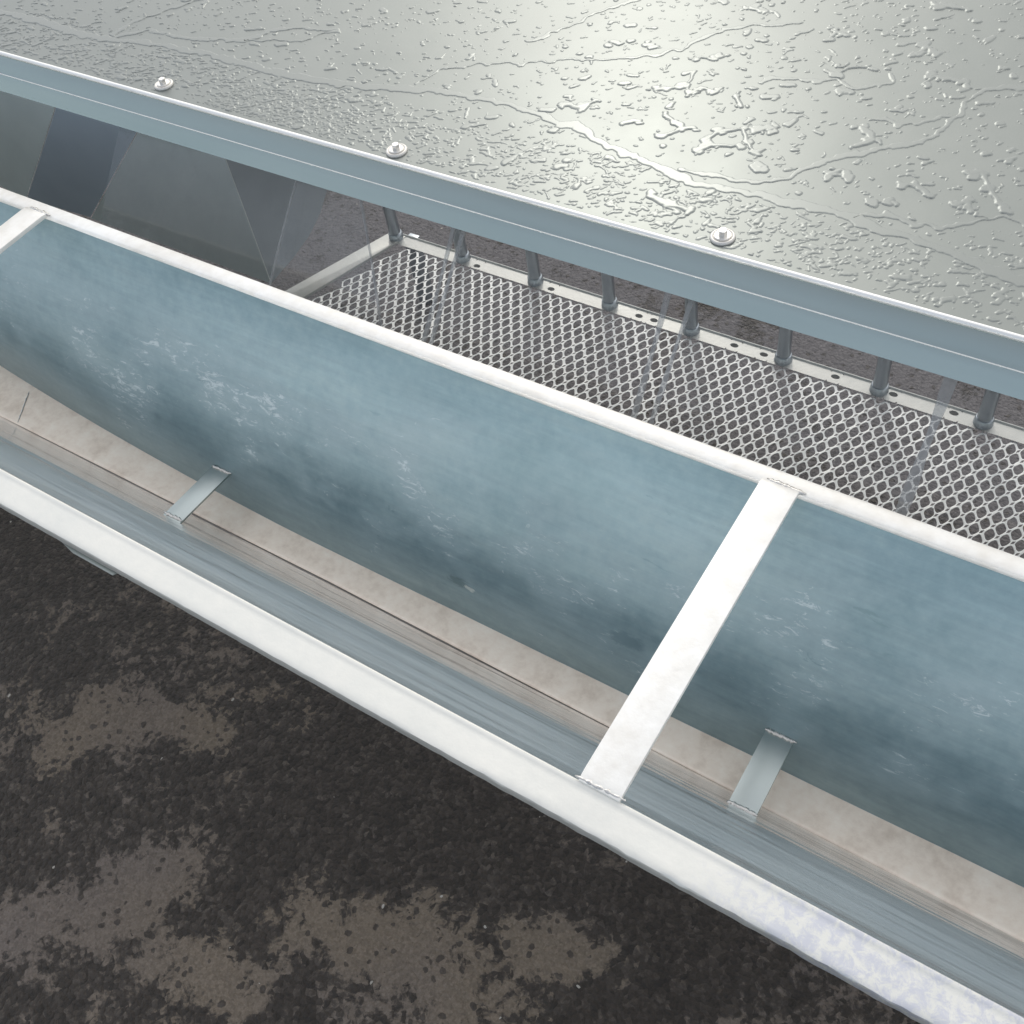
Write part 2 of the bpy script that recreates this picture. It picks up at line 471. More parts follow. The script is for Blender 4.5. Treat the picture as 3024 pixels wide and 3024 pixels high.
class MB:
    def __init__(s):
        s.v, s.f = [], []
    def add(s, verts, faces):
        o = len(s.v)
        s.v += [tuple(p) for p in verts]
        s.f += [tuple(i + o for i in f) for f in faces]
        return s
    def box(s, x0, x1, y0, y1, z0, z1):
        v = [(x, y, z) for x in (x0, x1) for y in (y0, y1) for z in (z0, z1)]
        return s.add(v, [(0, 1, 3, 2), (4, 6, 7, 5), (0, 4, 5, 1), (2, 3, 7, 6), (0, 2, 6, 4), (1, 5, 7, 3)])
    def prism(s, prof, x0, x1, nx=1, closed=True, wob=None):
        """profile of (y, z) points carried along x"""
        n = len(prof)
        vs, fs = [], []
        for i in range(nx + 1):
            x = x0 + (x1 - x0) * i / nx
            for j, (y, z) in enumerate(prof):
                dy, dz = wob(x, j) if wob else (0, 0)
                vs.append((x, y + dy, z + dz))
        for i in range(nx):
            for j in range(n if closed else n - 1):
                a, b = i * n + j, i * n + (j + 1) % n
                fs.append((a, b, b + n, a + n))
        if closed:
            fs.append(tuple(range(n - 1, -1, -1)))
            fs.append(tuple(nx * n + j for j in range(n)))
        return s.add(vs, fs)
    def tube(s, pts, rad, seg=10, cap=True):
        pts = [Vector(p) for p in pts]
        rads = rad if isinstance(rad, (list, tuple)) else [rad] * len(pts)
        vs, fs = [], []
        for i, p in enumerate(pts):
            t = (pts[min(i + 1, len(pts) - 1)] - pts[max(i - 1, 0)]).normalized()
            a = t.orthogonal().normalized() if abs(t.z) < 0.9 else Vector((1, 0, 0))
            a = (a - t * a.dot(t)).normalized()
            b = t.cross(a)
            for k in range(seg):
                an = 2 * math.pi * k / seg
                vs.append(p + (a * math.cos(an) + b * math.sin(an)) * rads[i])
        for i in range(len(pts) - 1):
            for k in range(seg):
                k2 = (k + 1) % seg
                fs.append((i * seg + k, i * seg + k2, (i + 1) * seg + k2, (i + 1) * seg + k))
        if cap:
            fs.append(tuple(range(seg - 1, -1, -1)))
            fs.append(tuple((len(pts) - 1) * seg + k for k in range(seg)))
        return s.add(vs, fs)
    def lathe(s, prof, c, seg=24):
        """profile of (radius, z) turned round a vertical axis through c"""
        vs, fs = [], []
        n = len(prof)
        for k in range(seg):
            an = 2 * math.pi * k / seg
            for r, z in prof:
                vs.append((c[0] + r * math.cos(an), c[1] + r * math.sin(an), c[2] + z))
        for k in range(seg):
            k2 = (k + 1) % seg
            for j in range(n - 1):
                fs.append((k * n + j, k2 * n + j, k2 * n + j + 1, k * n + j + 1))
        fs.append(tuple(k * n + n - 1 for k in range(seg)))
        return s.add(vs, fs)
    def build(s, name, mat, parent=None, ang=35, bev=0.0, seg=2):
        me = bpy.data.meshes.new(name)
        me.from_pydata(s.v, [], s.f)
        bm = bmesh.new(); bm.from_mesh(me)
        bmesh.ops.recalc_face_normals(bm, faces=bm.faces)
        if bev:
            bmesh.ops.bevel(bm, geom=[e for e in bm.edges if len(e.link_faces) == 2 and e.calc_face_angle(0) > 0.6],
                            offset=bev, segments=seg, profile=0.6, affect='EDGES')
        bm.to_mesh(me); bm.free()
        me.validate()
        smooth(me, ang)
        return link(name, me, mat, parent)

def thing(name, label, cat, loc):
    o = bpy.data.objects.new(name, None)
    o.location = loc
    o.empty_display_size = 0.1
    C.objects.link(o)
    o['label'] = label
    o['category'] = cat
    return o

def sheet(prof, t):
    """closed profile of a bent sheet of thickness t along an open (y, z) profile"""
    pts = [Vector((a, b)) for a, b in prof]
    off = []
    for i, p in enumerate(pts):
        d = (pts[min(i + 1, len(pts) - 1)] - pts[max(i - 1, 0)]).normalized()
        off.append(p + Vector((-d.y, d.x)) * t)
    return [tuple(p) for p in pts] + [tuple(p) for p in reversed(off)]

def weld(name, a, b, r, parent, seed, flat=0.7):
    rr = random.Random(seed)
    a, b = Vector(a), Vector(b)
    n = 14
    pts, rad = [], []
    for i in range(n + 1):
        t = i / n
        p = a.lerp(b, t)
        p += Vector((rr.uniform(-1, 1), rr.uniform(-1, 1), rr.uniform(-0.3, 0.3))) * r * 0.25
        pts.append(p)
        e = min(1, t * 6, (1 - t) * 6)
        rad.append(r * (0.35 + 0.65 * e) * (1 + 0.28 * math.sin(i * 2.4 + seed) + rr.uniform(-0.12, 0.12)))
    mb = MB().tube(pts, rad, 10)
    zc = (a.z + b.z) / 2
    mb.v = [(x, y, zc + (z - zc) * flat) for x, y, z in mb.v]
    return mb.build(name, M['weld'], parent, ang=80)

# ------------------------------------------------------------------ ground
gm_ = bpy.data.meshes.new('ground')
gm_.from_pydata([(-80, -80, GZ), (80, -80, GZ), (80, 80, GZ), (-80, 80, GZ)], [], [(0, 1, 2, 3)])
go = link('ground', gm_, M['ground'])
go['kind'] = 'structure'

# ------------------------------------------------------------------ feed trough
X0, X1 = -2.6, 1.1
tr = thing('feed_trough', 'long open galvanised trough with white rims, flat cross bars and blue-grey inside', 'feed trough', (-0.75, 0.43, GZ))

# front sheet: a short fold under the rim, then a plane down to the bottom plate
near_prof = [(0.2665, -0.004), (0.2685, -0.016), (0.272, -0.020), (0.2825, -0.060), (0.2935, -0.090), (0.3115, -0.114), (0.337, -0.141), (0.361, -0.169), (0.3855, -0.212), (0.4045, -0.2605), (0.4265, -0.2925), (0.4480, -0.3206), (0.4600, -0.336)]
MB().prism(sheet(near_prof, -0.0015), X0, X1, 40,
           wob=lambda x, j: (0.0012 * math.sin(x * 3.1 + 1.0) * min(1, (j % 13) / 6) - (0.0115 * max(0, x + 0.75) if j in (11, 12, 13, 14) else 0), 0)).build('front_sheet', M['near'], tr, 50)
# back sheet: leans at the top, nearly upright at the bottom
back_prof = [(0.6095, -0.004), (0.601, -0.018), (0.580, -0.055), (0.558, -0.093), (0.537, -0.133), (0.519, -0.173), (0.5065, -0.214), (0.4995, -0.255), (0.494, -0.291), (0.489, -0.322)]
def back_wob(x, j):
    k = j % 10 if j < 10 else 19 - j
    e = max(0.0, (-0.72 - x)) ** 2 * 0.06 * (k / 9) ** 1.5
    return (0.0006 * math.sin(x * 2.3) * (k / 9) + e, 0)
MB().prism(sheet(back_prof, 0.0015), X0, X1, 60, wob=back_wob).build('back_sheet', M['back'], tr, 50)
# flat bottom plate, its front edge lapped over the front sheet
MB().prism([(0.4503, -0.3176), (0.4492, -0.3180), (0.4485, -0.3188), (0.4484, -0.3200), (0.4492, -0.3208), (0.50, -0.3220), (0.62, -0.3220), (0.62, -0.3195), (0.50, -0.3192), (0.4530, -0.3180)], X0, X1, 60,
           wob=lambda x, j: (-0.0115 * max(0, x + 0.75) if j in (0, 1, 2, 3, 4, 9) else 0, 0.0004 * math.sin(x * 9) + 0.0003 * math.sin(x * 31))).build('bottom_plate', M['strip'], tr, 40)
weld('plate_seam', (-1.4285, 0.508, -0.3188), (-1.3900, 0.4515, -0.3172), 0.0011, tr, 5)
# rims
fr = [(0.2662, -0.008), (0.2660, -0.0015), (0.2654, 0.0002), (0.2642, 0.0009), (0.2628, 0.0009), (0.2612, 0.0005), (0.2595, 0.0001), (0.2570, 0.0000),
      (0.2420, -0.0003), (0.2375, -0.0005), (0.2345, -0.0008), (0.2328, -0.0014), (0.2320, -0.0030), (0.2322, -0.0130), (0.2350, -0.0155), (0.2400, -0.0160), (0.2600, -0.0120)]
rr_ = random.Random(8)
crust = [rr_.uniform(-1, 1) for _ in range(420)]
def rim_wob(x, j):
    i = int(round((x - X0) / (X1 - X0) * 420))
    d = 0.0004 * math.sin(x * 5)
    if 9 <= j <= 13:
        am = 0.0003 + 0.0005 * min(1, max(0, (x + 0.5) / 0.4))
        k = crust[i % 420] * 0.6 + crust[(i * 7 + j) % 420] * 0.4
        return (d + am * k - am * 0.5, am * 0.5 * crust[(i * 3 + j * 5) % 420])
    return (d, 0)
MB().prism(fr, X0, X1, 420, wob=rim_wob).build('front_rim', M['front_rim'], tr, 28)
br = [(0.6078, -0.0060), (0.6070, -0.0015), (0.6082, 0.0006), (0.6105, 0.0014), (0.6240, 0.0012), (0.6266, 0.0004), (0.6280, -0.0018), (0.6278, -0.0060)]
MB().prism(br, X0, X1, 60, wob=lambda x, j: (0.0006 * math.sin(x * 4 + 1), 0)).build('rear_rim', M['bar'], tr, 40)
# flat cross bars welded between the rims
for i, (xa, xb) in enumerate(((-0.2300, -0.1925), (-1.3060, -1.2650))):
    mb = MB()
    ys = [0.2640, 0.2665, 0.275, 0.44, 0.600, 0.6075, 0.6100]
    zs = [0.0034, 0.0040, 0.0052, 0.0052, 0.0052, 0.0044, 0.0030]
    prof = [(y, z) for y, z in zip(ys, zs)] + [(y, -0.0010) for y in reversed(ys)]
    mb.prism(prof, xa, xb, 1)
    cb = mb.build('cross_bar', M['bar'], tr, 30, bev=0.0009)
    weld('weld_bead', (xa - 0.004, 0.2660, 0.0032), (xb + 0.004, 0.2672, 0.0030), 0.0019, cb, 11 + i)
    weld('weld_bead', (xa + 0.004, 0.6105, 0.0030), (xb + 0.006, 0.6095, 0.0022), 0.0026, cb, 23 + i)
# small tabs that hold the front and back sheets apart
for i, (xa, xb, ya, yb, tilt) in enumerate(((-0.1592, -0.1284, 0.4000, 0.4990, 0.0), (-0.9830, -0.9510, 0.4010, 0.5010, 0.004))):
    mb = MB()
    mb.add([(xa, ya, -0.2615), (xb, ya, -0.2615), (xb + tilt, yb, -0.2615), (xa + tilt, yb, -0.2615),
            (xa, ya, -0.2580), (xb, ya, -0.2580), (xb + tilt, yb, -0.2580), (xa + tilt, yb, -0.2580)],
           [(0, 3, 2, 1), (4, 5, 6, 7), (0, 1, 5, 4), (1, 2, 6, 5), (2, 3, 7, 6), (3, 0, 4, 7)])
    tb = mb.build('spacer_tab', M['tab'], tr, 30, bev=0.0007)
    weld('weld_bead', (xa - 0.001, ya + 0.0055, -0.2572), (xb + 0.001, ya + 0.0055, -0.2572), 0.0024, tb, 31 + i)
    weld('weld_bead', (xa + tilt - 0.001, yb - 0.002, -0.2572), (xb + tilt + 0.003, yb - 0.001, -0.2575), 0.0024, tb, 41 + i)
# thin corner plate hung under the front rim
MB().add([(-0.858, 0.2600, -0.0300), (-0.8507, 0.2379, -0.0300), (-0.8232, 0.2325, -0.0300), (-0.7623, 0.2325, -0.0300), (-0.7580, 0.2387, -0.0300), (-0.750, 0.2600, -0.0300),
          (-0.858, 0.2600, -0.0285), (-0.8507, 0.2379, -0.0285), (-0.8232, 0.2325, -0.0285), (-0.7623, 0.2325, -0.0285), (-0.7580, 0.2387, -0.0285), (-0.750, 0.2600, -0.0285)],
         [(5, 4, 3, 2, 1, 0), (6, 7, 8, 9, 10, 11)] + [(i, (i + 1) % 6, (i + 1) % 6 + 6, i + 6) for i in range(6)]).build('corner_plate', M['tab'], tr, 30, bev=0.0005)
for xl in (-1.9, 0.4):
    mb = MB()
    mb.prism([(0.36, GZ), (0.60, GZ), (0.56, -0.20), (0.52, -0.322), (0.42, -0.330), (0.40, -0.29)], xl - 0.003, xl + 0.003)
    mb.build('leg', M['tab'], tr, 30)

# ------------------------------------------------------------------ roofed feeder behind the trough
fe = thing('roofed_feeder', 'roofed feeder with wet grey metal lid over a steel mesh tray and clear curtain', 'feeder', (-0.6, 1.05, GZ))
LZ = 0.10                                    # top of the lid
LY0, LY1 = 0.7835, 1.352
lp = [(LY0, LZ), (0.80, LZ), (1.1, LZ), (LY1 - 0.003, LZ), (LY1, LZ - 0.004), (LY1, LZ - 0.05), (LY1 - 0.0015, LZ - 0.05), (LY1 - 0.0015, LZ - 0.0065), (LY1 - 0.005, LZ - 0.0015), (0.80, LZ - 0.0015), (LY0, LZ - 0.0015)]
lid = MB().prism(lp, X0, X1, 1).build('lid', M['lid'], fe, 30)
# folded rim: concave upper band, sharp fold, plane lower band
up = [(0.7812, 0.0950), (0.7794, 0.0935), (0.7766, 0.0905), (0.7730, 0.0860), (0.7692, 0.0808), (0.7662, 0.0766), (0.7650, 0.0752),
      (0.7608, 0.0686), (0.7565, 0.0620), (0.7522, 0.0553), (0.7532, 0.0543)]
rim = MB().prism(sheet(up, 0.0014), X0, X1, 24).build('lid_rim', M['rim'], fe, 12)
MB().prism([(0.7645 + 0.0007 * math.cos(a), 0.0753 + 0.0007 * math.sin(a)) for a in [2 * math.pi * k / 8 for k in range(8)]], X0, X1, 1).build('fold_edge', M['bead'], rim, 60)
MB().prism([(0.7812 + 0.0032 * math.cos(a), 0.0977 + 0.0032 * math.sin(a)) for a in [2 * math.pi * k / 16 for k in range(16)]], X0, X1, 1).build('rolled_edge', M['bead'], lid, 60)
# hex-headed screws with dished washers
for (sx, sy) in ((-1.1738, 0.8036), (-0.7797, 0.7990), (-0.3662, 0.8028)):
    wp = [(0.0130, 0.0), (0.0132, 0.0012), (0.0126, 0.0025), (0.0112, 0.0032), (0.0100, 0.0028), (0.0092, 0.0020), (0.0089, 0.0020)]
    ws = MB().lathe(wp, (sx, sy, LZ), 32).build('washer', M['washer'], lid, 50)
    mb = MB().lathe([(0.0088, 0.0018), (0.0088, 0.0036), (0.0080, 0.0042), (0.0056, 0.0043)], (sx, sy, LZ), 32)
    hx = []
    for z_, r_ in ((0.004, 0.0048), (0.0092, 0.0048), (0.0100, 0.0041)):
        for k in range(6):
            a = R(60 * k + 14)
            hx.append((sx + r_ * math.cos(a), sy + r_ * math.sin(a), LZ + z_))
    mb.add(hx, [(k, (k + 1) % 6, (k + 1) % 6 + 6, k + 6) for k in range(6)] + [(6 + k, 6 + (k + 1) % 6, 12 + (k + 1) % 6, 12 + k) for k in range(6)] + [tuple(12 + k for k in range(6))])
    mb.build('hex_screw', M['screw'], ws, 25)

# expanded metal floor of the tray: a diamond lattice of rounded holes
TZ = -0.46
K = (0.8 - TZ) / 1.10
PX, PY = 0.01846 * K, 0.0285 * K
mesh_y1, mesh_y0 = 1.0355 * K, 0.80
def left_x(y):
    return K * (-1.063 - (1.043 - y / K) * 0.35 + 0.020)
a_ = np.array((PX / 2, -PY / 2)); b_ = np.array((PX / 2, PY / 2))
mb = MB()
HN = 14
def hole_pts():
    out = []
    for k in range(HN):
        an = 2 * math.pi * k / HN
        c_, s_ = math.cos(an), math.sin(an)
        e = 2 / 3.2
        u = math.copysign(abs(c_) ** e, c_) * 0.408
        v = math.copysign(abs(s_) ** e, s_) * 0.408
        out.append((u, v))
    return out
HP = hole_pts()
def sq_pts():
    out = []
    for k in range(HN):
        an = 2 * math.pi * k / HN
        c_, s_ = math.cos(an), math.sin(an)
        q = 0.5 / max(abs(c_), abs(s_))
        out.append((c_ * q, s_ * q))
    return out
SP = sq_pts()
for i in range(-160, 160):
    for j in range(-160, 160):
        c_ = a_ * i + b_ * j + np.array((-0.4 * K, mesh_y1))
        x, y = c_
        if y > mesh_y1 + 0.004 or y < mesh_y0 or x > 0.65 or x < left_x(y):
            continue
        jit = rng.normal(0, 0.00035, 2)
        top, bot = [], []
        for (u, v), (us, vs_) in zip(HP, SP):
            hp = c_ + jit + a_ * u * (1 + rng.normal(0, 0.03)) + b_ * v * (1 + rng.normal(0, 0.03))
            spt = c_ + a_ * us + b_ * vs_
            rel = (hp[1] - y) / PY
            top.append((hp[0], min(hp[1], mesh_y1 + 0.006), TZ + 0.0010 + 0.0026 * rel))
            bot.append((spt[0], min(spt[1], mesh_y1 + 0.006), TZ + 0.0012))
        lo = [(px, py, pz - 0.0012) for px, py, pz in top]
        n = HN
        fs = []
        for k in range(n):
            k2 = (k + 1) % n
            fs.append((k, k2, n + k2, n + k))
            fs.append((k, 2 * n + k, 2 * n + k2, k2))
        mb.add(top + bot + lo, fs)
me = bpy.data.meshes.new('mesh_floor')
me.from_pydata(mb.v, [], mb.f)
bm = bmesh.new(); bm.from_mesh(me)
bmesh.ops.remove_doubles(bm, verts=bm.verts, dist=0.0002)
bmesh.ops.recalc_face_normals(bm, faces=bm.faces)
bm.to_mesh(me); bm.free()
smooth(me, 60)
tray = link('mesh_floor', me, M['mesh'], fe)

# flange along the back of the tray, with punched oval holes
holes = [(-0.903, 1.0425), (-0.7627, 1.0435), (-0.6084, 1.0455), (-0.5835, 1.0462), (-0.4536, 1.047), (-0.4082, 1.0472), (-0.3024, 1.048), (-0.2215, 1.0492), (-0.1404, 1.050), (0.02, 1.050), (0.16, 1.050)]
holes = [(a * K, b * K) for a, b in holes]
fy0, fy1 = 1.0345 * K, 1.0560 * K
mb = MB()
xs = -1.075 * K
def quad(x0, x1):
    mb.add([(x0, fy0, TZ + 0.0034), (x1, fy0, TZ + 0.0034), (x1, fy1, TZ + 0.0034), (x0, fy1, TZ + 0.0034)], [(0, 1, 2, 3)])
for hx_, hy_ in holes:
    hw = 0.0108
    if hx_ - hw > xs:
        quad(xs, hx_ - hw)
    n = 20
    inner = [(hx_ + 0.0071 * math.cos(2 * math.pi * k / n), (hy_ - 0.001) + 0.0048 * math.sin(2 * math.pi * k / n), TZ + 0.0034) for k in range(n)]
    outer = []
    for k in range(n):
        an = 2 * math.pi * k / n
        c_, s_ = math.cos(an), math.sin(an)
        q = 1 / max(abs(c_), abs(s_))
        ox = hx_ + c_ * q * hw
        sy = s_ * q
        oy = hy_ - 0.001 + (sy * (fy1 - hy_ + 0.001) if sy > 0 else sy * (hy_ - 0.001 - fy0))
        outer.append((ox, oy, TZ + 0.0034))
    low = [(p[0], p[1], p[2] - 0.0025) for p in inner]
    fs = [(k, (k + 1) % n, n + (k + 1) % n, n + k) for k in range(n)] + [(k, 2 * n + k, 2 * n + (k + 1) % n, (k + 1) % n) for k in range(n)]
    mb.add(inner + outer + low, fs)
    xs = hx_ + hw
quad(xs, 0.7)
mb.prism([(fy1, TZ + 0.0034), (fy1 + 0.002, TZ + 0.006), (fy1 + 0.0035, TZ + 0.0062), (fy1 + 0.003, TZ - 0.020), (fy1 + 0.0015, TZ - 0.020), (fy1 + 0.001, TZ + 0.001)], -1.075 * K, 0.7)
mb.build('tray_flange', M['flange'], fe, 30)
mb = MB()
pts = [(a * K, b * K) for a, b in ((-1.090, 1.056), (-1.058, 1.056), (-1.066, 1.033), (-1.180, 0.700), (-1.225, 0.700))]
mb.add([(x, y, TZ + 0.0046) for x, y in pts] + [(x, y, TZ - 0.001) for x, y in pts],
       [(0, 1, 2, 3, 4)] + [(i, (i + 1) % 5, (i + 1) % 5 + 5, i + 5) for i in range(5)])
mb.build('tray_end_flange', M['flange'], fe, 30, bev=0.0008)
# round steel posts from tray flange to lid
for px_ in (-1.073, -0.9351, -0.7949, -0.6608, -0.5236, -0.3798, -0.2413, -0.1023, 0.036, 0.175):
    px_ *= K
    yp = 1.0485 * K
    mb = MB().tube([(px_, yp, LZ - 0.002), (px_, yp, TZ + 0.034), (px_, yp - 0.0005, TZ + 0.006)], [0.0108, 0.0108, 0.0118], 18)
    po = mb.build('post', M['post'], fe, 40)
    MB().lathe([(0.0112, 0.013), (0.0134, 0.011), (0.0142, 0.002), (0.0148, -0.001)][::-1], (px_, yp, TZ + 0.0045), 18).build('post_collar', M['post'], po, 60)
# legs of the feeder
for lx in (-1.068 * K, 0.62):
    MB().box(lx - 0.012, lx + 0.012, 1.0645 * K + 0.004, 1.0645 * K + 0.028, GZ, TZ - 0.021).build('leg', M['post'], fe, 30, bev=0.002)
    MB().box(lx - 0.012, lx + 0.012, 0.83, 0.854, GZ, TZ - 0.003).build('leg', M['post'], fe, 30, bev=0.002)
for lx in (-1.7, 0.7):
    MB().box(lx - 0.015, lx + 0.015, 1.300, 1.330, GZ, LZ - 0.002).build('leg', M['post'], fe, 30, bev=0.002)

# chute at the left end: a bent grey sheet standing under the lid
def panel(name, quad_, mat):
    q = [Vector(p) for p in quad_]
    nrm = (q[1] - q[0]).cross(q[3] - q[0]).normalized() * 0.0015
    return MB().add(q + [p + nrm for p in q], [(0, 1, 2, 3), (7, 6, 5, 4), (0, 4, 5, 1), (1, 5, 6, 2), (2, 6, 7, 3), (3, 7, 4, 0)]).build(name, mat, fe, 30)
zt, zb = LZ - 0.002, -0.289
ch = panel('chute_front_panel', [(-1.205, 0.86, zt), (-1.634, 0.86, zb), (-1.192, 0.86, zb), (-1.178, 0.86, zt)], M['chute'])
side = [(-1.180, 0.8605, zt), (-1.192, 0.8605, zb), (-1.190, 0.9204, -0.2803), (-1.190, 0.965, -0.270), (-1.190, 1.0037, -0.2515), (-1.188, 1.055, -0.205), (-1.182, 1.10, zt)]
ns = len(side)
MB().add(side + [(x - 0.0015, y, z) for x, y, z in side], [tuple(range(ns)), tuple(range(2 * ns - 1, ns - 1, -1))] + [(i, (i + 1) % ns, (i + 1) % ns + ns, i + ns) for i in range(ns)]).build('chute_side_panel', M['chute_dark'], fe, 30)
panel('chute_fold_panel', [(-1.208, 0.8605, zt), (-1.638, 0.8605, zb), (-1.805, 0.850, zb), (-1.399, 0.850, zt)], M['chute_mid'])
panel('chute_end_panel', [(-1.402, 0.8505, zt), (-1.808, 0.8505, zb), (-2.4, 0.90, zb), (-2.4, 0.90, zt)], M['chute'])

# clear vinyl curtain strips sloping from under the lid rim to behind the trough
def strip(xa0, xb0, xa1, xb1, off, wl_, wr_, mat='vinyl'):
    y0_, z0_, y1_, z1_ = 0.812, 0.042, 0.632, -0.138
    n = 16; mx = 12
    vs, fs = [], []
    for i in range(n + 1):
        t = i / n
        for j in range(mx + 1):
            s_ = j / mx
            x = (xa0 + (xb0 - xa0) * s_) * (1 - t) + (xa1 + (xb1 - xa1) * s_) * t
            d = off + 0.004 * math.sin(s_ * 5 + xa0 * 9) * t + 0.003 * math.sin(t * 4 + s_ * 3)
            vs.append((x, y0_ + (y1_ - y0_) * t - d * 0.707, z0_ + (z1_ - z0_) * t + d * 0.707))
    for i in range(n):
        for j in range(mx):
            a = i * (mx + 1) + j
            fs.append((a, a + 1, a + mx + 2, a + mx + 1))
    o = MB().add(vs, fs).build('curtain_strip', M[mat], fe, 60)
    for side, w_ in ((0, wl_), (mx, wr_)):
        if not w_:
            continue
        ev, ef = [], []
        for i in range(n + 1):
            p = Vector(vs[i * (mx + 1) + side])
            dn = Vector((0, -0.707, 0.707)) * 0.0018
            hw_ = w_ * (0.5 + 0.15 * math.sin(i * 0.9 + side))
            for q in (p + Vector((-hw_, 0, 0)) + dn, p + Vector((hw_, 0, 0)) + dn, p + Vector((hw_, 0, 0)) - dn, p + Vector((-hw_, 0, 0)) - dn):
                ev.append(q)
        for i in range(n):
            for k in range(4):
                ef.append((i * 4 + k, i * 4 + (k + 1) % 4, i * 4 + 4 + (k + 1) % 4, i * 4 + 4 + k))
        MB().add(ev, ef).build('cut_edge', M['vinyl_edge'], o, 30)
    return o
strip(-1.30, -0.875, -1.30, -0.735, -0.006, 0, 0.0022, 'vinyl_dull')
strip(-0.953, -0.7065, -0.962, -0.7040, 0.004, 0.0014, 0.0040, 'vinyl_glare')
strip(-0.689, -0.4215, -0.694, -0.4120, 0.004, 0.0040, 0.0055)
strip(-0.391, -0.117, -0.391, -0.112, 0.004, 0.0045, 0.0100)
strip(-0.112, 0.150, -0.108, 0.150, 0.000, 0, 0.003)

# ------------------------------------------------------------------ rain water lying on the lid
MAIN = [(-1.638,0.862),(-1.591,0.866),(-1.519,0.868),(-1.441,0.863),(-1.37,0.861),(-1.338,0.867),(-1.259,0.88),(-1.161,0.885),(-1.082,0.885),(-1.007,0.885),(-0.941,0.892),(-0.882,0.904),(-0.825,0.919),(-0.767,0.927),(-0.705,0.928),(-0.665,0.924),(-0.657,0.925),(-0.63,0.916),(-0.61,0.921),(-0.558,0.899),(-0.505,0.89),(-0.471,0.883),(-0.435,0.872),(-0.402,0.874),(-0.368,0.88),(-0.34,0.88),(-0.3,0.881),(-0.261,0.882),(-0.237,0.873),(-0.207,0.873),(-0.169,0.869),(-0.131,0.86),(-0.088,0.853),(-0.072,0.851)]
R2 = [(-1.345,0.871),(-1.335,0.882),(-1.302,0.903),(-1.251,0.905),(-1.194,0.917),(-1.139,0.931),(-1.121,0.966),(-1.086,0.983),(-1.026,0.998)]
R2B = [(-1.353,0.878),(-1.348,0.902),(-1.337,0.931),(-1.32,0.958),(-1.293,0.998),(-1.29,1.014)]
R2C = [(-1.139,0.931),(-1.103,0.946),(-1.06,0.958),(-1.042,0.986),(-1.025,0.996)]
R3 = [(-0.844,0.927),(-0.834,0.966),(-0.793,0.991),(-0.758,1.011),(-0.741,1.008),(-0.719,1.026),(-0.675,1.044),(-0.624,1.065),(-0.585,1.089),(-0.566,1.106),(-0.555,1.137),(-0.535,1.165),(-0.512,1.187),(-0.476,1.194),(-0.457,1.211)]
R4 = [(-0.456,0.889),(-0.447,0.888),(-0.418,0.895),(-0.397,0.894),(-0.377,0.895),(-0.344,0.92),(-0.338,0.939),(-0.32,0.962),(-0.296,0.984),(-0.272,1.005),(-0.244,1.026),(-0.235,1.046),(-0.226,1.081),(-0.223,1.118),(-0.215,1.144),(-0.179,1.16),(-0.163,1.165)]
R5 = [(-0.261,0.882),(-0.237,0.901),(-0.216,0.897),(-0.202,0.892),(-0.179,0.899),(-0.16,0.914),(-0.145,0.926),(-0.132,0.936),(-0.112,0.934),(-0.097,0.936)]
R6 = [(-0.445,1.074),(-0.438,1.088),(-0.416,1.093),(-0.393,1.096),(-0.371,1.107),(-0.349,1.098),(-0.327,1.106),(-0.311,1.12),(-0.318,1.136)]
R7 = [(-0.762,1.06),(-0.748,1.074),(-0.733,1.105),(-0.721,1.122),(-0.707,1.156),(-0.688,1.182),(-0.677,1.195),(-0.67,1.211)]
R8 = [(-0.309,1.045),(-0.295,1.053),(-0.274,1.048),(-0.26,1.054),(-0.24,1.076),(-0.229,1.08)]
BLOBS = [[(-0.374,1.116),(-0.367,1.135),(-0.343,1.143)],[(-0.411,1.183),(-0.409,1.202),(-0.392,1.198)],[(-0.307,1.187),(-0.302,1.203),(-0.29,1.195)],[(-0.279,1.131),(-0.274,1.149),(-0.266,1.149),(-0.237,1.146)],[(-0.184,0.993),(-0.173,0.998),(-0.158,0.973),(-0.136,0.951)],[(-0.415,0.982),(-0.405,0.994),(-0.396,0.994)],[(-0.458,0.95),(-0.448,0.97),(-0.428,0.98),(-0.413,0.96),(-0.399,0.948)],[(-0.457,0.926),(-0.447,0.942),(-0.422,0.947)],[(-0.31,1.027),(-0.3,1.023),(-0.29,1.012),(-0.303,0.995)],[(-0.31,0.938),(-0.302,0.951),(-0.292,0.948)],[(-0.518,0.974),(-0.502,0.967),(-0.489,0.959),(-0.506,0.939)],[(-0.554,1.018),(-0.542,1.025),(-0.526,1.034)],[(-0.512,1.025),(-0.507,1.04),(-0.49,1.038)],[(-0.529,1.224),(-0.516,1.218),(-0.506,1.218)],[(-0.323,1.297),(-0.305,1.296),(-0.287,1.297)],[(-0.618,0.958),(-0.623,0.954),(-0.61,0.973)],[(-0.542,1.097),(-0.523,1.1),(-0.511,1.108)],[(-0.239,0.953),(-0.223,0.953),(-0.207,0.944)],[(-0.178,0.938),(-0.17,0.944),(-0.162,0.932)],[(-0.359,1.086),(-0.351,1.087)],[(-0.464,0.835),(-0.443,0.829),(-0.42,0.83)],[(-0.38,0.925),(-0.385,0.925)],[(-0.645,0.951),(-0.621,0.952)],[(-0.254,0.909),(-0.237,0.92)],[(-0.463,1.04),(-0.447,1.019)]]
RX0, RX1, RY0, RY1, DG = -1.80, 0.60, 0.7875, 1.346, 0.0009
nx, ny = int((RX1 - RX0) / DG), int((RY1 - RY0) / DG)
gx = RX0 + np.arange(nx) * DG
gy = RY0 + np.arange(ny) * DG

